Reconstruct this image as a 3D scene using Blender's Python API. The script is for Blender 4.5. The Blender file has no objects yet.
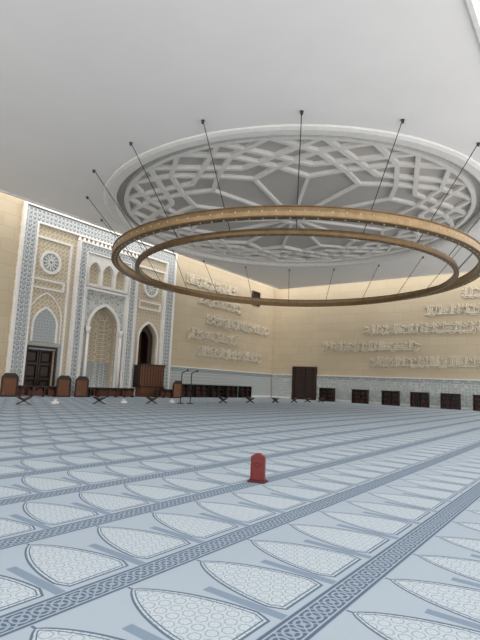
import bpy, bmesh, math, random
from mathutils import Vector, Matrix
random.seed(7)
S=bpy.context.scene
S.view_settings.view_transform='Standard'
S.view_settings.look='None'

# ------------------------------------------------------------ node helpers
class N:
    def __init__(s,mat):
        s.m=mat; s.t=mat.node_tree; s.n=s.t.nodes; s.l=s.t.links
    def inp(s,sock,v):
        if isinstance(v,bpy.types.NodeSocket): s.l.new(v,sock)
        elif v is not None: sock.default_value=v
    def m_(s,op,a,b=None,c=None):
        n=s.n.new('ShaderNodeMath'); n.operation=op
        s.inp(n.inputs[0],a)
        if b is not None: s.inp(n.inputs[1],b)
        if c is not None: s.inp(n.inputs[2],c)
        return n.outputs[0]
    def mix(s,f,a,b):
        n=s.n.new('ShaderNodeMix'); n.data_type='RGBA'
        s.inp(n.inputs[0],f); s.inp(n.inputs[6],a); s.inp(n.inputs[7],b)
        return n.outputs[2]
    def pos(s):
        g=s.n.new('ShaderNodeNewGeometry'); x=s.n.new('ShaderNodeSeparateXYZ')
        s.l.new(g.outputs['Position'],x.inputs[0]); return g.outputs['Position'],x.outputs
def C(r,g,b):
    f=lambda c:((c/255)/12.92 if c/255<=0.04045 else ((c/255+0.055)/1.055)**2.4)
    return (f(r),f(g),f(b),1)
def newmat(name,rough=0.7,metal=0.0):
    m=bpy.data.materials.new(name); m.use_nodes=True
    b=m.node_tree.nodes['Principled BSDF']; b.inputs['Roughness'].default_value=rough
    b.inputs['Metallic'].default_value=metal
    return m,b,N(m)
def noisy(name,c1,c2,scale=3,rough=0.7,metal=0,bump=0.0,stretch=None):
    m,b,k=newmat(name,rough,metal)
    p,_=k.pos()
    if stretch:
        mp=k.n.new('ShaderNodeMapping'); k.l.new(p,mp.inputs[0]); mp.inputs['Scale'].default_value=stretch; p=mp.outputs[0]
    no=k.n.new('ShaderNodeTexNoise'); no.inputs['Scale'].default_value=scale; no.inputs['Detail'].default_value=5
    k.l.new(p,no.inputs['Vector'])
    r=k.n.new('ShaderNodeMapRange'); r.inputs[1].default_value=.3; r.inputs[2].default_value=.7
    k.l.new(no.outputs[0],r.inputs[0])
    k.l.new(k.mix(r.outputs[0],c1,c2),b.inputs['Base Color'])
    if bump:
        bu=k.n.new('ShaderNodeBump'); bu.inputs['Strength'].default_value=bump; k.l.new(no.outputs[0],bu.inputs['Height'])
        k.l.new(bu.outputs[0],b.inputs['Normal'])
    return m
def lace(name,base,line,scale=3.0,thr=0.09,rough=.7,grid=None):
    """carved arabesque / tile lace: voronoi cell rims + interlaced waves, with relief"""
    m,b,k=newmat(name,rough)
    p,x=k.pos()
    v=k.n.new('ShaderNodeTexVoronoi'); v.feature='DISTANCE_TO_EDGE'; v.inputs['Scale'].default_value=scale
    v.inputs['Randomness'].default_value=.25; k.l.new(p,v.inputs['Vector'])
    a=k.m_('LESS_THAN',v.outputs['Distance'],thr)
    s1=k.m_('SINE',k.m_('MULTIPLY',k.m_('ADD',k.m_('ADD',x[0],x[1]),x[2]),scale*3.1))
    s2=k.m_('SINE',k.m_('MULTIPLY',k.m_('SUBTRACT',k.m_('ADD',x[0],x[1]),x[2]),scale*3.1))
    w=k.m_('LESS_THAN',k.m_('ABSOLUTE',k.m_('MULTIPLY',s1,s2)),.16)
    f=k.m_('MAXIMUM',a,w)
    k.l.new(k.mix(f,base,line),b.inputs['Base Color'])
    bu=k.n.new('ShaderNodeBump'); bu.inputs['Strength'].default_value=.5; bu.inputs['Distance'].default_value=.05
    k.l.new(f,bu.inputs['Height']); k.l.new(bu.outputs[0],b.inputs['Normal'])
    return m

# ------------------------------------------------------------ materials
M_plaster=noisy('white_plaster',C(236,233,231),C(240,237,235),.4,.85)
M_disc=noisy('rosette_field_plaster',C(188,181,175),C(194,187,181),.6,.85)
M_white=noisy('white_carved_gypsum',C(232,230,226),C(224,221,216),3,.7)
M_lace=lace('blue_white_carved_lace',C(132,144,154),C(206,205,200),2.9,.08)
M_lace2=lace('blue_tile_spandrel',C(128,142,150),C(198,198,192),4.2,.07)
M_field=lace('cream_lattice_relief',C(180,166,140),C(214,203,182),2.8,.06)
M_dado=lace('pale_tile_dado',C(156,169,171),C(198,200,196),3.0,.09)
M_dadotop=lace('dado_frieze',C(112,131,140),C(190,193,190),5,.08)
M_wood=noisy('dark_walnut',C(36,22,16),C(56,35,24),2.5,.5,0,.1,(1,1,6))
M_woodred=lace('carved_red_wood',C(76,42,26),C(136,86,54),6,.09,.55)
M_black=noisy('black_lacquer',C(18,16,16),C(30,26,24),4,.45)
M_dark=noisy('dark_void',C(26,20,18),C(34,26,22),2,.9)
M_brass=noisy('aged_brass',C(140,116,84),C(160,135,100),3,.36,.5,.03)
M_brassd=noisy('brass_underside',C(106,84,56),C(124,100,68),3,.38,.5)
M_steel=noisy('dark_steel',C(60,58,56),C(75,72,70),5,.4,.8)
M_bookred=noisy('book_covers',C(80,26,22),C(104,64,40),18,.6)
M_red=noisy('red_stained_wood',C(102,29,27),C(118,36,32),9,.5,0,.1,(1,1,5))
M_reddk=noisy('red_groove',C(70,21,19),C(82,26,23),9,.6)

def stone(name,c1,c2,joint):
    m,b,k=newmat(name,.8)
    p,x=k.pos()
    cmb=k.n.new('ShaderNodeCombineXYZ')
    k.l.new(k.m_('ADD',x[0],x[1]),cmb.inputs[0]); k.l.new(x[2],cmb.inputs[1])
    br=k.n.new('ShaderNodeTexBrick'); k.l.new(cmb.outputs[0],br.inputs['Vector'])
    br.inputs['Scale'].default_value=1; br.inputs['Brick Width'].default_value=1.9; br.inputs['Row Height'].default_value=.95
    br.inputs['Mortar Size'].default_value=.015
    br.inputs['Color1'].default_value=c1; br.inputs['Color2'].default_value=c2; br.inputs['Mortar'].default_value=joint
    no=k.n.new('ShaderNodeTexNoise'); no.inputs['Scale'].default_value=.35; k.l.new(p,no.inputs['Vector'])
    k.l.new(k.mix(k.m_('MULTIPLY',no.outputs[0],.25),br.outputs[0],C(176,160,136)),b.inputs['Base Color'])
    return m
M_stone=stone('cream_stone_courses',C(196,182,156),C(190,175,149),C(172,157,132))
M_cal=noisy('calligraphy_stone',C(215,206,187),C(206,196,176),2,.7)

# carpet -------------------------------------------------------------------
def carpet():
    m,b,k=newmat('prayer_carpet',.95)
    p,x=k.pos(); X,Y=x[0],x[1]
    MX,MY,Y0=.80,1.45,1.53
    yl=k.m_('MULTIPLY',k.m_('FRACT',k.m_('DIVIDE',k.m_('SUBTRACT',Y,Y0-29*MY),MY)),MY)
    xl=k.m_('MULTIPLY',k.m_('SUBTRACT',k.m_('FRACT',k.m_('ADD',k.m_('DIVIDE',X,MX),50.1)),.5),MX)
    ax=k.m_('ABSOLUTE',xl)
    t=k.m_('DIVIDE',k.m_('SUBTRACT',yl,.34),1.06)
    q=k.m_('MINIMUM',k.m_('MAXIMUM',k.m_('DIVIDE',k.m_('SUBTRACT',t,.05),.95),0),1)
    w=k.m_('MULTIPLY',k.m_('POWER',k.m_('SUBTRACT',1,k.m_('POWER',q,2.0)),.78),.34)
    foot=k.m_('MAXIMUM',k.m_('SUBTRACT',.12,t),0)
    w=k.m_('SUBTRACT',w,k.m_('MULTIPLY',foot,.45))
    d=k.m_('SUBTRACT',w,ax)
    dd=k.m_('MINIMUM',d,k.m_('SUBTRACT',yl,.34))
    inside=k.m_('GREATER_THAN',dd,0)
    outl=k.m_('LESS_THAN',k.m_('ABSOLUTE',dd),.011)
    outl2=k.m_('LESS_THAN',k.m_('ABSOLUTE',k.m_('SUBTRACT',dd,.036)),.006)
    def wv(cx,cy,sc):
        return k.m_('COSINE',k.m_('ADD',k.m_('MULTIPLY',xl,cx*sc),k.m_('MULTIPLY',yl,cy*sc)))
    sc=62
    h=k.m_('ADD',k.m_('ADD',wv(1,0,sc),wv(.5,.866,sc)),wv(.5,-.866,sc))
    hexl=k.m_('LESS_THAN',k.m_('ABSOLUTE',k.m_('ADD',h,.35)),.42)
    sc2=124
    h2=k.m_('ADD',k.m_('ADD',wv(0,1,sc2),wv(.866,.5,sc2)),wv(.866,-.5,sc2))
    hexl2=k.m_('MULTIPLY',k.m_('LESS_THAN',k.m_('ABSOLUTE',h2),.5),.6)
    lat=k.m_('MAXIMUM',hexl,hexl2)
    pale=C(186,196,202); dk=C(90,105,123)
    inner=k.mix(k.m_('MULTIPLY',lat,.66),pale,C(122,138,154))
    inner=k.mix(outl2,inner,dk)
    col=k.m_('MULTIPLY',k.m_('GREATER_THAN',ax,.356),k.m_('LESS_THAN',yl,1.0))
    outside=k.mix(col,C(163,175,186),C(124,141,158))
    c=k.mix(inside,outside,inner)
    c=k.mix(outl,c,dk)
    band=k.m_('LESS_THAN',yl,.28)
    per=.15
    bx=k.m_('MULTIPLY',k.m_('SUBTRACT',k.m_('FRACT',k.m_('DIVIDE',k.m_('ADD',X,100),per)),.5),per)
    by=k.m_('SUBTRACT',yl,.14)
    r=k.m_('SQRT',k.m_('ADD',k.m_('MULTIPLY',bx,bx),k.m_('MULTIPLY',by,by)))
    ring=k.m_('LESS_THAN',k.m_('ABSOLUTE',k.m_('SUBTRACT',r,.062)),.010)
    star=k.m_('LESS_THAN',r,.025)
    u1=k.m_('ABSOLUTE',k.m_('SUBTRACT',k.m_('FRACT',k.m_('DIVIDE',k.m_('ADD',k.m_('ADD',X,by),100),per)),.5))
    u2=k.m_('ABSOLUTE',k.m_('SUBTRACT',k.m_('FRACT',k.m_('DIVIDE',k.m_('ADD',k.m_('SUBTRACT',X,by),100),per)),.5))
    dia=k.m_('LESS_THAN',k.m_('MINIMUM',u1,u2),.06)
    pat=k.m_('MAXIMUM',k.m_('MAXIMUM',ring,star),dia)
    bd=C(84,99,118); bl=C(156,169,181)
    bc=k.mix(k.m_('MULTIPLY',pat,.8),bd,bl)
    ay=k.m_('ABSOLUTE',by)
    e1=k.m_('GREATER_THAN',ay,.088); bc=k.mix(e1,bc,bl)
    e2=k.m_('GREATER_THAN',ay,.102); bc=k.mix(e2,bc,bd)
    e3=k.m_('GREATER_THAN',ay,.128); bc=k.mix(e3,bc,bl)
    c=k.mix(band,c,bc)
    no=k.n.new('ShaderNodeTexNoise'); no.inputs['Scale'].default_value=.5; no.inputs['Detail'].default_value=3; k.l.new(p,no.inputs['Vector'])
    c=k.mix(k.m_('MULTIPLY',no.outputs[0],.22),c,C(110,126,144))
    k.l.new(c,b.inputs['Base Color'])
    n2=k.n.new('ShaderNodeTexNoise'); n2.inputs['Scale'].default_value=220; k.l.new(p,n2.inputs['Vector'])
    bu=k.n.new('ShaderNodeBump'); bu.inputs['Strength'].default_value=.2; bu.inputs['Distance'].default_value=.01
    k.l.new(n2.outputs[0],bu.inputs['Height']); k.l.new(bu.outputs[0],b.inputs['Normal'])
    b.inputs['Specular IOR Level'].default_value=.1
    return m
M_carpet=carpet()

# ------------------------------------------------------------ mesh helpers
def link(o,parent=None):
    S.collection.objects.link(o)
    if parent: 
        o.parent=parent; o.matrix_parent_inverse=Matrix.Translation(-parent.location)
    return o
def empty(name,loc=(0,0,0)):
    e=bpy.data.objects.new(name,None); e.location=loc; e.empty_display_size=.3
    S.collection.objects.link(e); return e
def obj(name,bm,mat,parent=None,smooth=False):
    me=bpy.data.meshes.new(name); bmesh.ops.recalc_face_normals(bm,faces=bm.faces[:]); bm.to_mesh(me); bm.free()
    me.materials.append(mat)
    if smooth:
        for p in me.polygons: p.use_smooth=True
    return link(bpy.data.objects.new(name,me),parent)
def addbox(bm,x0,x1,y0,y1,z0,z1):
    r=bmesh.ops.create_cube(bm,size=1)
    bmesh.ops.scale(bm,vec=(x1-x0,y1-y0,z1-z0),verts=r['verts'])
    bmesh.ops.translate(bm,vec=((x0+x1)/2,(y0+y1)/2,(z0+z1)/2),verts=r['verts'])
    return r['verts']
def box(name,x0,x1,y0,y1,z0,z1,mat,parent=None,bev=0):
    bm=bmesh.new(); addbox(bm,x0,x1,y0,y1,z0,z1)
    if bev: bmesh.ops.bevel(bm,geom=bm.edges[:],offset=bev,segments=2,affect='EDGES')
    return obj(name,bm,mat,parent)
def plate(name,outer,holes,mat,front,back,axis='Y',parent=None):
    bm=bmesh.new()
    def P(u,z,d): return (u,d,z) if axis=='Y' else (d,u,z)
    for loop in [outer]+holes:
        vs=[bm.verts.new(P(u,z,back)) for u,z in loop]
        for i in range(len(vs)): bm.edges.new((vs[i],vs[(i+1)%len(vs)]))
    bmesh.ops.triangle_fill(bm,use_beauty=True,use_dissolve=False,edges=bm.edges[:])
    r=bmesh.ops.extrude_face_region(bm,geom=bm.faces[:])
    vs=[g for g in r['geom'] if isinstance(g,bmesh.types.BMVert)]
    bmesh.ops.translate(bm,vec=P(0,0,front-back),verts=vs)
    return obj(name,bm,mat,parent)
def rect(u0,u1,z0,z1): return [(u0,z0),(u1,z0),(u1,z1),(u0,z1)]
def arch(cu,hw,z0,zt,point=.25,n=10):
    hh=hw*(1+point); zs=zt-hh
    pts=[(cu-hw,z0),(cu+hw,z0)]
    for i in range(n*2+1):
        a=math.pi*i/(2*n)
        x=math.cos(a); z=math.sin(a)
        pts.append((cu+hw*x,zs+hw*z+(hh-hw)*(1-abs(x))**1.2))
    return pts
def circ(cu,cz,r,n=32): return [(cu+r*math.cos(2*math.pi*i/n),cz+r*math.sin(2*math.pi*i/n)) for i in range(n)]
def curve_mesh(name,polys,rad,mat,parent=None,res=1,cyclic=False):
    cu=bpy.data.curves.new(name,'CURVE'); cu.dimensions='3D'; cu.bevel_depth=rad; cu.bevel_resolution=res
    cu.use_fill_caps=True
    for p in polys:
        s=cu.splines.new('POLY'); s.points.add(len(p)-1)
        for i,q in enumerate(p): s.points[i].co=(*q,1)
        s.use_cyclic_u=cyclic
    t=bpy.data.objects.new('tmp',cu); S.collection.objects.link(t)
    dg=bpy.context.evaluated_depsgraph_get()
    me=bpy.data.meshes.new_from_object(t.evaluated_get(dg)); me.name=name
    bpy.data.objects.remove(t); me.materials.clear(); me.materials.append(mat)
    return link(bpy.data.objects.new(name,me),parent)

# ------------------------------------------------------------ room constants
QY=34.5; FX=54.0; CH=13.6; WT=15.6
EY0,EY1=2.7,31.1; EX1=50.0; EX0=-9
CX,CY=29.65,17.55; RR=13.1

floor=box('floor',-10,FX+.5,-4,QY+.5,-.2,0,M_carpet)

# ceiling slab with circular recess
bm=bmesh.new()
angs=[2*math.pi*i/128 for i in range(128)]
for cx_,cy_ in ((EX0,EY0),(EX1,EY0),(EX1,EY1),(EX0,EY1)):
    angs.append(math.atan2(cy_-CY,cx_-CX)%(2*math.pi))
angs=sorted(set(angs))
inn=[];out=[];inn2=[]
for a in angs:
    c,s=math.cos(a),math.sin(a)
    t=1e9
    if c>1e-9:t=min(t,(EX1-CX)/c)
    if c<-1e-9:t=min(t,(EX0-CX)/c)
    if s>1e-9:t=min(t,(EY1-CY)/s)
    if s<-1e-9:t=min(t,(EY0-CY)/s)
    inn.append(bm.verts.new((CX+RR*c,CY+RR*s,CH))); out.append(bm.verts.new((CX+t*c,CY+t*s,CH)))
    inn2.append(bm.verts.new((CX+RR*c,CY+RR*s,CH+.5)))
n=len(angs); outu=[bm.verts.new((v.co.x,v.co.y,CH+.6)) for v in out]
for i in range(n):
    j=(i+1)%n
    bm.faces.new((inn[i],inn[j],out[j],out[i])); bm.faces.new((inn[i],inn2[i],inn2[j],inn[j]))
    bm.faces.new((out[i],out[j],outu[j],outu[i]))
    bm.faces.new((inn2[i],inn2[j],outu[j],outu[i]))
ceiling=obj('ceiling',bm,M_plaster)
bm=bmesh.new()
addbox(bm,EX0,EX1+.15,EY0-.15,EY0,CH-.12,CH+.5); addbox(bm,EX0,EX1+.15,EY1,EY1+.15,CH-.12,CH+.5); addbox(bm,EX1,EX1+.15,EY0,EY1,CH-.12,CH+.5)
obj('trim_1',bm,M_white)

# rosette ------------------------------------------------------------------
ros=empty('ceiling_rosette',(CX,CY,CH))
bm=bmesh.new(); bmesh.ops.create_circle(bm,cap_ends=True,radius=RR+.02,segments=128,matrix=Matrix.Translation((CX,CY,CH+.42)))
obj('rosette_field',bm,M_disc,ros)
def lathe(bm,cx,cy,prof,n=128):
    rings=[]
    for i in range(n):
        a=2*math.pi*i/n
        rings.append([bm.verts.new((cx+r*math.cos(a),cy+r*math.sin(a),z)) for r,z in prof])
    for i in range(n):
        A=rings[i];B=rings[(i+1)%n]
        for j in range(len(prof)):
            k=(j+1)%len(prof); bm.faces.new((A[j],A[k],B[k],B[j]))
bm=bmesh.new()
lathe(bm,CX,CY,[(RR-.4,CH+.41),(RR-.4,CH-.02),(RR-.25,CH-.14),(RR+.2,CH-.14),(RR+.4,CH-.07),(RR+.45,CH+.02),(RR,CH+.41)])
lathe(bm,CX,CY,[(RR*.91,CH+.41),(RR*.91,CH+.12),(RR*.93,CH+.12),(RR*.93,CH+.41)])
lathe(bm,CX,CY,[(.4,CH+.41),(.4,CH+.1),(.8,CH+.1),(.8,CH+.41)],48)
obj('rim_moulding',bm,M_white,ros)
ph=math.atan2(CY,CX)
bm=bmesh.new(); cnt=[0]
def strap(bm,p,q,w,z0,z1):
    cnt[0]+=1; z0=z0+.0006*cnt[0]; z1=z1+.00003*cnt[0]
    d=Vector((q[0]-p[0],q[1]-p[1])); L=d.length; a=math.atan2(d.y,d.x)
    r=bmesh.ops.create_cube(bm,size=1)
    bmesh.ops.scale(bm,vec=(L,w,z1-z0),verts=r['verts'])
    bmesh.ops.rotate(bm,cent=(0,0,0),matrix=Matrix.Rotation(a,3,'Z'),verts=r['verts'])
    bmesh.ops.translate(bm,vec=((p[0]+q[0])/2,(p[1]+q[1])/2,(z0+z1)/2),verts=r['verts'])
NS=14
def pt(r,k): a=ph+2*math.pi*(k+.25)/NS; return (CX+r*math.cos(a),CY+r*math.sin(a))
Ro=RR*.915
for k in range(NS):
    # outer star-and-hexagon band
    strap(bm,pt(Ro,k),pt(RR*.76,k+.5),.27,CH+.14,CH+.41)
    strap(bm,pt(Ro,k+1),pt(RR*.76,k+.5),.27,CH+.14,CH+.41)
    strap(bm,pt(Ro,k+.5),pt(RR*.80,k),.27,CH+.14,CH+.41)
    strap(bm,pt(Ro,k+.5),pt(RR*.80,k+1),.27,CH+.14,CH+.41)
    strap(bm,pt(RR*.80,k),pt(RR*.66,k+.5),.27,CH+.14,CH+.41)
    strap(bm,pt(RR*.80,k+1),pt(RR*.66,k+.5),.27,CH+.14,CH+.41)
    strap(bm,pt(RR*.76,k+.5),pt(RR*.68,k),.27,CH+.14,CH+.41)
    strap(bm,pt(RR*.76,k+.5),pt(RR*.68,k+1),.27,CH+.14,CH+.41)
    # inner chevrons closing the spokes
    strap(bm,pt(RR*.56,k),pt(RR*.66,k+.5),.27,CH+.16,CH+.41)
    strap(bm,pt(RR*.56,k),pt(RR*.66,k-.5),.27,CH+.16,CH+.41)
    strap(bm,pt(.7,k),pt(RR*.56,k),.2,CH+.16,CH+.41)
obj('strapwork',bm,M_white,ros)

# ------------------------------------------------------------ chandelier
H1,R1=9.75,12.65; H2,R2=9.3,11.1
ch=empty('ring_chandelier',(CX,CY,H1))
bm=bmesh.new(); lathe(bm,CX,CY,[(R1-.32,H1-.22),(R1+.02,H1-.22),(R1+.05,H1+.0),(R1+.02,H1+.22),(R1-.32,H1+.22)],160)
obj('outer_ring',bm,M_brass,ch)
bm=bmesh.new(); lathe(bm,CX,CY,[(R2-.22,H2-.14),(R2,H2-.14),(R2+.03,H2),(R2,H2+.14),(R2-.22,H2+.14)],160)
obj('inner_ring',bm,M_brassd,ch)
bm=bmesh.new()
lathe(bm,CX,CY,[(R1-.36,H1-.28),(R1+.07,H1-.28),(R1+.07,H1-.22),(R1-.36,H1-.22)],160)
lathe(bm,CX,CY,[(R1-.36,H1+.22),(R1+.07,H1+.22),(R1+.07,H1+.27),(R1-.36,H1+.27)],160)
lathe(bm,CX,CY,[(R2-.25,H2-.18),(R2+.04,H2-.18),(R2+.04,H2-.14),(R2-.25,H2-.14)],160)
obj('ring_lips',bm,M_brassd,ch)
M_lamp=noisy('frosted_lamp_glass',C(200,188,162),C(208,196,172),8,.4)
bm=bmesh.new()
for i in range(120):
    a=2*math.pi*i/120
    for (r,z,s) in ((R1+.05,H1+.0,.045),(R1-.15,H1-.29,.04),(R2-.1,H2-.18,.03)):
        bmesh.ops.create_icosphere(bm,subdivisions=1,radius=s,matrix=Matrix.Translation((CX+r*math.cos(a),CY+r*math.sin(a),z)))
obj('ring_lamps',bm,M_lamp,ch)
NR=20; rods=[];caps=bmesh.new()
for i in range(NR):
    a=ph+math.pi+2*math.pi*(i+.05)/NR
    c,s=math.cos(a),math.sin(a); rt=14.6
    yy=min(max(CY+rt*s,EY0+.1),EY1-.1)
    rods.append([(CX+rt*c,yy,CH),(CX+(R2-.1)*c,CY+(R2-.1)*s,H2+.12)])
    bmesh.ops.create_cone(caps,cap_ends=True,segments=12,radius1=.05,radius2=.09,depth=.16,matrix=Matrix.Translation((CX+rt*c,yy,CH-.08)))
curve_mesh('suspension_rods',rods,.022,M_steel,ch)
obj('ceiling_caps',caps,M_steel,ch)

# ------------------------------------------------------------ qibla wall
MC=26.2
niche=arch(MC,1.5,0,7.7,.2,12)
doorL=rect(19.6,21.9,0,3.6)
archR=arch(31.5,1.15,0,6.9,.3,10)
U0,U1=18.1,34.6
plate('wall_qibla',rect(-10,FX,0.0,WT),[[(a,max(b,.01)) for a,b in h] for h in (niche,doorL,archR)],M_stone,QY,QY+.5)
mih=empty('mihrab_wall',(MC,QY,0))
HZ=lambda h:[(a,max(b,.012)) for a,b in h]
plate('relief_field',rect(U0,U1,.005,14.6),[HZ(niche),HZ(doorL),HZ(archR)],M_field,QY-.15,QY,parent=mih)
def U(u0,u1,zt,w): return [(u0,.01),(u0+w,.01),(u0+w,zt-w),(u1-w,zt-w),(u1-w,.01),(u1,.01),(u1,zt),(u0,zt)]
def frame(name,u0,u1,zt,w,mat,th,parent=mih): return plate(name,U(u0,u1,zt,w),[],mat,QY-.15-th,QY-.15,parent=parent)
frame('outer_border',U0+.2,U1-.2,14.3,.95,M_lace,.22)
frame('outer_border_trim',U0,U1,14.6,.2,M_white,.3)
frame('outer_border_inner_trim',U0+1.15,U1-1.15,13.35,.14,M_white,.28)
frame('central_pilasters',MC-3.05,MC+3.05,12.7,.62,M_lace,.42)
frame('central_trim',MC-3.2,MC+3.2,12.85,.15,M_white,.5)
frame('central_inner_trim',MC-2.43,MC+2.43,12.1,.12,M_white,.48)
bm=bmesh.new()
for i in range(15):
    u=MC-3.1+i*.443
    bmesh.ops.create_cone(bm,cap_ends=True,segments=4,radius1=.2,radius2=.02,depth=.45,matrix=Matrix.Translation((u,QY-.35,13.07)))
obj('cresting',bm,M_white,mih)
hs=[arch(MC+d,.58,9.45,11.35,.35,8) for d in (-1.42,0,1.42)]
plate('triple_arch_panel',rect(MC-2.3,MC+2.3,9.2,11.95),hs,M_white,QY-.5,QY-.15,parent=mih)
bm=bmesh.new()
for d in (-2.13,-.71,.71,2.13):
    bmesh.ops.create_cone(bm,cap_ends=True,segments=12,radius1=.08,radius2=.08,depth=1.3,matrix=Matrix.Translation((MC+d,QY-.52,10.05)))
obj('triple_arch_colonnettes',bm,M_white,mih)
plate('niche_spandrel',rect(MC-2.25,MC+2.25,.01,9.0),[HZ(niche)],M_lace2,QY-.3,QY-.15,parent=mih)
frame('niche_frame',MC-2.3,MC+2.3,9.1,.2,M_white,.4)
def archring(name,cu,hw,zt,w,mat,front,back,point=.25,z0=.01,par=mih):
    o=arch(cu,hw+w,z0,zt+w*1.1,point,12); i=arch(cu,hw,z0,zt,point,12)
    loop=[o[1]]+o[2:]+[o[0]]+[i[0]]+list(reversed(i[2:]))+[i[1]]
    return plate(name,loop,[],mat,front,back,parent=par)
archring('niche_archivolt',MC,1.5,7.7,.22,M_white,QY-.5,QY-.3,.2)
bm=bmesh.new(); zs=7.7-1.5*1.2
prof=[(1.5,0.0),(1.5,zs)]
for i in range(1,9):
    a=math.pi/2*i/8; prof.append((max(1.5*math.cos(a),.01),zs+1.5*1.2*math.sin(a)))
nseg=16
grid=[[bm.verts.new((MC+r*math.cos(math.pi*j/nseg),QY+.45+r*.75*math.sin(math.pi*j/nseg),z)) for j in range(nseg+1)] for r,z in prof]
for i in range(len(grid)-1):
    for j in range(nseg): bm.faces.new((grid[i][j],grid[i][j+1],grid[i+1][j+1],grid[i+1][j]))
obj('niche_apse',bm,M_field,mih,True)
bm=bmesh.new()
grid=[[bm.verts.new((MC+1.46*math.cos(math.pi*j/nseg),QY+.43+1.46*.75*math.sin(math.pi*j/nseg),z)) for j in range(nseg+1)] for z in (0,2.9)]
for j in range(nseg): bm.faces.new((grid[0][j],grid[0][j+1],grid[1][j+1],grid[1][j]))
obj('niche_apse_dado',bm,M_lace2,mih,True)
bm=bmesh.new()
for sx in (-1,1):
    for (r1,r2,z0,z1) in ((.13,.11,.35,5.2),(.2,.2,0,.35),(.12,.22,5.2,5.75)):
        bmesh.ops.create_cone(bm,cap_ends=True,segments=14,radius1=r1,radius2=r2,depth=z1-z0,matrix=Matrix.Translation((MC+sx*1.72,QY-.62,(z0+z1)/2)))
obj('niche_columns',bm,M_white,mih,True)
for tag,cu,top in (('left',20.75,3.6),('right',31.5,6.9)):
    if tag=='left': plate('left_bay_dado',U(cu-1.65,cu+1.65,4.0,.5)[:],[],M_lace2,QY-.22,QY-.15,parent=mih)
    else:
        for a0,a1 in ((cu-1.65,cu-1.34),(cu+1.34,cu+1.65)): plate('right_bay_dado',rect(a0,a1,.01,3.0),[],M_lace2,QY-.22,QY-.15,parent=mih)
    frame(tag+'_bay_frame',cu-1.8,cu+1.8,12.3,.16,M_white,.14)
    plate(tag+'_medallion',circ(cu,10.4,.95,12),[circ(cu,10.4,.72,24)],M_white,QY-.3,QY-.15,parent=mih)
    plate(tag+'_medallion_core',circ(cu,10.4,.72,24),[],M_lace2,QY-.22,QY-.15,parent=mih)
    bm=bmesh.new()
    for k in range(12):
        a=2*math.pi*k/12
        v=addbox(bm,0,.62,-.04,.04,-.035,.035)
        bmesh.ops.rotate(bm,cent=(0,0,0),matrix=Matrix.Rotation(a,3,'Y'),verts=v)
        bmesh.ops.translate(bm,vec=(cu,QY-.25,10.4),verts=v)
    obj(tag+'_medallion_rays',bm,M_white,mih)
    if tag=='left':
        plate('left_tympanum',arch(cu,.95,4.1,6.7,.35),[],M_lace2,QY-.25,QY-.15,parent=mih)
        archring('left_tympanum_ring',cu,.95,6.7,.16,M_white,QY-.33,QY-.15,.35,4.1)
        archring('left_bay_big_arch',cu,1.35,7.9,.1,M_white,QY-.24,QY-.15,.35,4.1)
    else:
        archring('right_arch_ring',cu,1.15,6.9,.18,M_white,QY-.33,QY-.15,.3)
    plate(tag+'_cartouche',rect(cu-1.4,cu+1.4,8.2,9.0),[rect(cu-1.25,cu+1.25,8.33,8.87)],M_white,QY-.28,QY-.15,parent=mih)
d1=empty('door_1',(20.75,QY,0))
bm=bmesh.new(); addbox(bm,19.6,21.9,QY+.25,QY+.35,0,3.6); obj('door_back',bm,M_dark,d1)
bm=bmesh.new()
for u in (19.62,20.78):
    addbox(bm,u,u+.12,QY+.1,QY+.25,0,3.58); addbox(bm,u+.98,u+1.1,QY+.1,QY+.25,0,3.58)
    for z in (0,1.2,2.35,3.4): addbox(bm,u+.1,u+1,QY+.12,QY+.25,z,z+.16)
    addbox(bm,u+.25,u+.85,QY+.16,QY+.25,.35,1.05); addbox(bm,u+.25,u+.85,QY+.16,QY+.25,1.5,2.2); addbox(bm,u+.25,u+.85,QY+.16,QY+.25,2.65,3.25)
obj('door_leaves',bm,M_wood,d1)
plate('door_casing',[(19.45,.01),(19.6,.01),(19.6,3.6),(21.9,3.6),(21.9,.01),(22.05,.01),(22.05,3.78),(19.45,3.78)],[],M_wood,QY-.28,QY-.15,parent=d1)

mb=empty('minbar',(31.5,QY,0))
box('recess_back',30.2,32.8,QY+1.6,QY+1.7,0,7.4,M_wood,mb)
bm=bmesh.new(); addbox(bm,30.2,30.3,QY+.5,QY+1.6,0,7.4); addbox(bm,32.7,32.8,QY+.5,QY+1.6,0,7.4); addbox(bm,30.2,32.8,QY+.5,QY+1.6,7.3,7.4)
obj('recess_sides',bm,M_wood,mb)
plate('inner_screen',rect(30.3,32.7,3,7.3),[arch(31.5,.62,3.1,6.2,.4)],M_wood,QY+.3,QY+.45,parent=mb)
box('pulpit_back',30.9,32.1,QY+1.3,QY+1.5,2.0,6.4,M_woodred,mb)
plate('balcony_front',rect(30.1,32.9,1.0,2.9),[],M_woodred,QY-1.3,QY-1.15,parent=mb)
bm=bmesh.new()
addbox(bm,30.1,30.22,QY-1.15,QY-.1,1.0,2.9); addbox(bm,32.78,32.9,QY-1.15,QY-.1,1.0,2.9)
addbox(bm,30.1,32.9,QY-1.3,QY-.1,.85,1.05); addbox(bm,30.0,33.0,QY-1.4,QY-1.1,2.85,3.02)
for i in range(9):
    addbox(bm,30.1+i*.34,30.16+i*.34,QY-1.34,QY-1.28,1.05,2.85)
obj('balcony_rail',bm,M_wood,mb)
box('pulpit_base',30.4,32.6,QY-1.1,QY-.2,0,.9,M_woodred,mb)
bm=bmesh.new()
for i in range(5): addbox(bm,32.9+i*.28,33.18+i*.28,QY-1.2,QY-.4,0,1.0-i*.2)
obj('pulpit_steps',bm,M_wood,mb)

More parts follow.
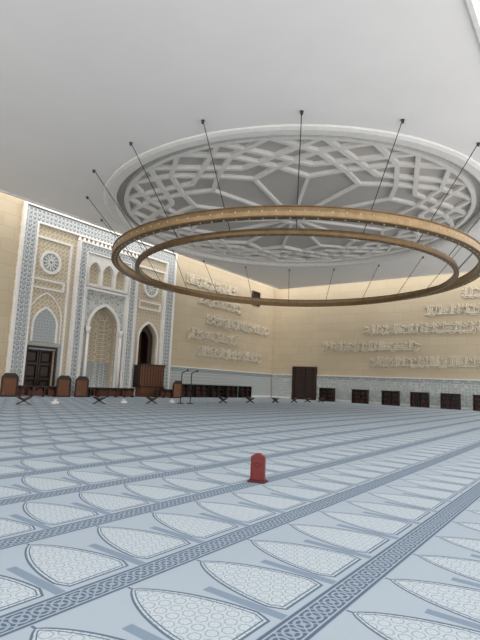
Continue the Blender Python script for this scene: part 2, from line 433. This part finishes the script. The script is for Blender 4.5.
def dado(name,u0,u1,axis,holes=()):
    e=empty(name,(0,0,0))
    b=QY if axis=='Y' else FX
    segs=[];cur=u0
    for h0,h1 in holes: segs.append((cur,h0)); cur=h1
    segs.append((cur,u1))
    for i,(a,c) in enumerate(segs):
        if c-a<.05: continue
        plate('tiles_%d'%i,rect(a,c,.01,2.6),[],M_dado,b-.08,b,axis,e)
        plate('frieze_%d'%i,rect(a,c,2.6,3.0),[],M_dadotop,b-.1,b,axis,e)
        plate('cap_%d'%i,rect(a,c,3.0,3.1),[],M_white,b-.16,b,axis,e)
        plate('skirting_%d'%i,rect(a,c,.01,.25),[],M_white,b-.13,b-.08,axis,e)
    return e
dado('trim_2',U1+.02,FX-.2,'Y')
box('wall_far',FX,FX+.5,-6,QY+.5,0,WT,M_stone)
dado('trim_3',-5.9,QY-.2,'X',[(27.8,31.2)])
d2=empty('door_2',(FX,29.5,0))
plate('casing',[(27.8,.01),(28.05,.01),(28.05,3.85),(30.95,3.85),(30.95,.01),(31.2,.01),(31.2,4.1),(27.8,4.1)],[],M_wood,FX-.3,FX,'X',d2)
bm=bmesh.new(); addbox(bm,FX-.12,FX-.02,28.05,30.95,0,3.85)
for v0 in (28.05,29.5):
    for z0,z1 in ((.3,1.2),(1.4,2.4),(2.6,3.55)): addbox(bm,FX-.17,FX-.1,v0+.25,v0+1.2,z0,z1)
    addbox(bm,FX-.2,FX-.1,v0+.0,v0+.1,0,3.85); addbox(bm,FX-.2,FX-.1,v0+1.35,v0+1.45,0,3.85)
obj('leaves',bm,M_wood,d2)
w1=empty('window_1',(49.6,QY,12.6))
box('glass',48.9,50.3,QY-.05,QY-.02,11.7,13.2,M_dark,w1)
plate('surround',rect(48.75,50.45,11.55,13.35),[rect(48.9,50.3,11.7,13.2)],M_wood,QY-.15,QY,parent=w1)
box('wall_upper',EX0,EX1+.2,EY0-.3,EY0-.15,CH+.6,WT+.8,M_plaster)

# ------------------------------------------------------------ calligraphy
def calligraphy(name,u0,u1,zc,H,axis):
    polys=[]
    b=(QY if axis=='Y' else FX)-.09
    def P(u,z): return (u,b,z) if axis=='Y' else (b,u,z)
    zb=zc-H/2
    def add(pts): polys.append([P(max(u0,min(u1,a)),zb+c*H) for a,c in pts])
    u=u0+.1
    while u<u1-.2:
        ty=random.random(); w=random.uniform(.3,.6)
        if ty<.36:
            k=random.choice((1,2,2))
            for i in range(k): add([(u+.15*i,.15),(u+.15*i+.02,.5),(u+.15*i-.03,random.uniform(.8,1.0)),(u+.15*i+.05,.97)])
            w=.2+.15*k
        elif ty<.55:
            add([(u+w/2+w*.55*math.cos(math.pi+a),.32+.32*math.sin(math.pi+a)) for a in [math.pi*i/8 for i in range(9)]])
        elif ty<.72:
            add([(u+w/2+.14*math.cos(a),.45+.12*math.sin(a)) for a in [2*math.pi*i/9 for i in range(10)]]+[(u+w,.2)])
        elif ty<.88:
            add([(u,.3),(u+.1,.25),(u+.13,.45),(u+.2,.25),(u+.25,.45),(u+.32,.25),(u+.38,.5),(u+w,.22)])
        else:
            add([(u-.2,.62),(u+.1,.55),(u+w,.72),(u+w+.35,.9)])
        for _ in range(2):
            if random.random()<.6:
                uu=u+random.uniform(0,w); zz=random.choice((.05,.62,.78,.9)); add([(uu,zz),(uu+.1,zz+.06)])
        if random.random()<.5:
            uu=u+random.uniform(0,w); add([(uu,.7),(uu+.22,.82)])
        if random.random()<.45: add([(u-.1,.2),(u+w*.6,.17),(u+w+.2,.22)])
        u+=w*.48
    curve_mesh(name,polys,.058,M_cal,None,1)
for (u0,u1,z) in ((36.5,45.5,12.4),(38.7,46.6,10.6),(40,53,8.5),(37,46.2,6.7),(38.7,51.3,4.9)):
    calligraphy('calligraphy_relief',u0,u1,z,1.25,'Y')
for (u0,u1,z) in ((15.2,27.3,6.6),(4,21.8,8.5),(5,20.9,4.8),(3,14.8,10.4),(2,11,12.2)):
    calligraphy('calligraphy_relief',u0,u1,z,1.25,'X')

# ------------------------------------------------------------ furniture near qibla
def screen(name,u0,u1,y,tallL=True,tallR=True):
    e=empty(name,((u0+u1)/2,y,0))
    bm=bmesh.new()
    addbox(bm,u0,u1,y-.18,y+.18,.08,.12); addbox(bm,u0,u1,y-.2,y+.2,.72,.78); addbox(bm,u0,u1,y+.12,y+.16,.1,.75)
    k=u0
    while k<u1: addbox(bm,k,k+.06,y-.18,y+.16,0,.75); k+=.9
    obj('low_shelf',bm,M_wood,e)
    bm=bmesh.new(); k=u0+.1
    while k<u1-.3:
        h=random.uniform(.3,.5); addbox(bm,k,k+.07,y-.12,y+.1,.13,.13+h); k+=.09 if random.random()<.85 else .4
    obj('books',bm,M_bookred,e)
    for t,uu in ((tallL,u0),(tallR,u1)):
        if t:
            plate('end_panel',[(uu-.55,0.01),(uu+.55,.01),(uu+.55,1.3),(uu+.4,1.42),(uu+.3,1.55),(uu-.3,1.55),(uu-.4,1.42),(uu-.55,1.3)],[],M_woodred,y-.3,y-.2,'Y',e)
            plate('end_frame',[(uu-.6,0.01),(uu+.6,.01),(uu+.6,1.35),(uu+.35,1.62),(uu-.35,1.62),(uu-.6,1.35)],[rect(uu-.5,uu+.5,.12,1.3)],M_wood,y-.36,y-.3,'Y',e)
screen('quran_bookshelf',17.4,21.6,32.6)
screen('quran_bookshelf',23.2,28.9,32.6,True,False)
screen('quran_bookshelf',30.8,33.2,31.9,False,True)
def cabinet(name,loc,w,h,d,rot):
    e=empty(name,loc)
    def part(n,mat,boxes):
        bm=bmesh.new()
        for bb in boxes: addbox(bm,*bb)
        bmesh.ops.rotate(bm,cent=(0,0,0),matrix=Matrix.Rotation(rot,3,'Z'),verts=bm.verts[:])
        bmesh.ops.translate(bm,vec=loc,verts=bm.verts[:])
        obj(n,bm,mat,e)
    t=.09
    bx=[(-w/2,-w/2+t,-d/2,d/2,0,h),(w/2-t,w/2,-d/2,d/2,0,h),(-w/2,w/2,d/2-t,d/2,0,h),(-w/2-.05,w/2+.05,-d/2-.05,d/2+.03,h,h+.07),(-w/2,w/2,-d/2,d/2,0,.16)]
    n=3
    for i in range(1,n): bx.append((-w/2,w/2,-d/2,d/2,h*i/n-.03,h*i/n+.03))
    bx.append((-.04,.04,-d/2,d/2,0,h))
    part('carcass',M_black,bx)
    bk=[]
    for i in range(n):
        x=-w/2+.14
        while x<w/2-.2:
            th=random.uniform(.05,.09); hh=h/n*random.uniform(.5,.7)
            if abs(x)>.08 and random.random()<.55: bk.append((x,x+th-.01,-d/2+.2,d/2-.1,h*i/n+(.16 if i==0 else .03),h*i/n+(.16 if i==0 else .03)+hh*.8))
            x+=th
    part('books',M_bookred,bk)
for u in (36.3,38.6,41.2,43.8,46.6):
    cabinet('bookcase',(u,33.4,0),2.0,1.25,.5,0)
for v in (25.7,21.6,18.1,15.0,11.95,8.9):
    cabinet('bookcase',(52.6,v,0),1.85,1.5,.5,-math.pi/2)

def rehal(loc,s=1.0,rot=0):
    e=empty('quran_stand',loc)
    def tr(bm):
        bmesh.ops.rotate(bm,cent=(0,0,0),matrix=Matrix.Rotation(rot,3,'Z'),verts=bm.verts[:])
        bmesh.ops.translate(bm,vec=loc,verts=bm.verts[:])
    bm=bmesh.new()
    for sg in (-1,1):
        v=addbox(bm,-.42*s,.42*s,-.14*s,.14*s,-.02,.02)
        bmesh.ops.rotate(bm,cent=(0,0,0),matrix=Matrix.Rotation(sg*math.radians(28),3,'Y'),verts=v)
        bmesh.ops.translate(bm,vec=(0,0,.215*s),verts=v)
    tr(bm); obj('folding_leaves',bm,M_wood,e)
    bm=bmesh.new()
    for sg in (-1,1):
        v=addbox(bm,.01,.36*s,-.22*s,.22*s,.02,.08)
        bmesh.ops.rotate(bm,cent=(0,0,0),matrix=Matrix.Rotation(-math.radians(24),3,'Y'),verts=v)
        if sg<0: bmesh.ops.rotate(bm,cent=(0,0,0),matrix=Matrix.Rotation(math.pi,3,'Z'),verts=v)
        bmesh.ops.translate(bm,vec=(0,0,.24*s),verts=v)
    tr(bm); obj('open_book',bm,M_wood,e)
for u in (13.9,18.7,23.0,30.8,34.6,38.7,42.2,45,48):
    rehal((u,24.2,0),.95,random.uniform(-.1,.1)+math.radians(-20))
def tissue(loc):
    bm=bmesh.new()
    addbox(bm,-.17,.17,-.11,.11,0,.13)
    bmesh.ops.create_cone(bm,cap_ends=True,segments=7,radius1=.06,radius2=.12,depth=.12,matrix=Matrix.Translation((0,0,.19)))
    bmesh.ops.translate(bm,vec=loc,verts=bm.verts[:]); obj('tissue_box',bm,M_white)
for u,v in ((11.5,24.8),(16.2,24.9),(21.3,25),(26,25.2)): tissue((u,v,0))
def mic(loc,h):
    e=empty('microphone_stand',loc); x,y,_=loc
    curve_mesh('pole',[[(x,y,.02),(x,y,h)],[(x,y,h),(x+.2,y-.3,h+.15)]],.035,M_black,e)
    bm=bmesh.new(); bmesh.ops.create_cone(bm,cap_ends=True,segments=20,radius1=.28,radius2=.2,depth=.06,matrix=Matrix.Translation((x,y,.03)))
    bmesh.ops.create_uvsphere(bm,u_segments=12,v_segments=8,radius=.08,matrix=Matrix.Translation((x+.22,y-.33,h+.17)))
    obj('base_and_head',bm,M_black,e)
mic((25.5,23.9,0),2.2); mic((26.2,23.6,0),2.2)

rx,ry=6.86,4.58
su=empty('prayer_sutra_stand',(rx,ry,0))
rot=math.atan2(ry,rx)-math.pi/2+math.radians(-18)
def sutra_part(n,mat,bm):
    bmesh.ops.rotate(bm,cent=(0,0,0),matrix=Matrix.Rotation(rot,3,'Z'),verts=bm.verts[:])
    bmesh.ops.translate(bm,vec=(rx,ry,0),verts=bm.verts[:]); return obj(n,bm,mat,su)
def bmplate(outer,holes,f,bk):
    bm=bmesh.new()
    for loop in [outer]+holes:
        vs=[bm.verts.new((u,bk,z)) for u,z in loop]
        for i in range(len(vs)): bm.edges.new((vs[i],vs[(i+1)%len(vs)]))
    bmesh.ops.triangle_fill(bm,use_beauty=True,use_dissolve=False,edges=bm.edges[:])
    r=bmesh.ops.extrude_face_region(bm,geom=bm.faces[:])
    bmesh.ops.translate(bm,vec=(0,f-bk,0),verts=[g for g in r['geom'] if isinstance(g,bmesh.types.BMVert)])
    bmesh.ops.recalc_face_normals(bm,faces=bm.faces[:]); return bm
prof=[(-.12,0),(.12,0),(.12,.39),(.112,.415),(.09,.43),(.06,.437),(.05,.46),(.0,.467),(-.05,.46),(-.06,.437),(-.09,.43),(-.112,.415),(-.12,.39)]
sutra_part('board',M_red,bmplate(prof,[],-.03,.03))
sutra_part('raised_border',M_red,bmplate([(u*1.0,z) for u,z in prof],[[(-.1,.04),(.1,.04),(.1,.36),(.06,.40),(-.06,.40),(-.1,.36)]],-.042,-.03))
sutra_part('inset_arch',M_reddk,bmplate([(-.05,.26),(0,.24),(.05,.26),(.05,.30),(0,.32),(-.05,.30)],[[(-.035,.268),(0,.255),(.035,.268),(.035,.292),(0,.305),(-.035,.292)]],-.036,-.03))
bm=bmesh.new(); addbox(bm,-.15,.15,-.1,.1,0,.025); addbox(bm,-.13,.13,-.06,.06,.025,.045)
sutra_part('foot',M_reddk,bm)

# ------------------------------------------------------------ lights
w=bpy.data.worlds.new('World'); S.world=w; w.use_nodes=True
bg=w.node_tree.nodes['Background']; bg.inputs[0].default_value=(1,.975,.95,1); bg.inputs[1].default_value=1.95
def area(name,loc,sx,sy,power,col,rot=(0,0,0)):
    l=bpy.data.lights.new(name,'AREA'); l.shape='RECTANGLE'; l.size=sx; l.size_y=sy; l.energy=power; l.color=col
    o=bpy.data.objects.new(name,l); o.location=loc; o.rotation_euler=rot; S.collection.objects.link(o); return o
area('skylight_qibla',(24,(EY1+QY)/2,WT+.3),60,3.2,700,(1,.96,.9))
area('skylight_far',((EX1+FX)/2,16,WT+.3),3.4,36,400,(1,.97,.92))

# ------------------------------------------------------------ camera
cam=bpy.data.cameras.new('camera'); co=bpy.data.objects.new('camera',cam); S.collection.objects.link(co)
cam.sensor_fit='VERTICAL'; cam.sensor_height=24; cam.lens=18.0; cam.clip_end=300; cam.clip_start=.05
A,Pp,Rl=36.6,7.55,2.6
R=Matrix.Rotation(math.radians(A-90),4,'Z')@Matrix.Rotation(math.radians(90+Pp),4,'X')@Matrix.Rotation(math.radians(Rl),4,'Z')
co.matrix_world=Matrix.Translation((0,0,1.6))@R
S.camera=co
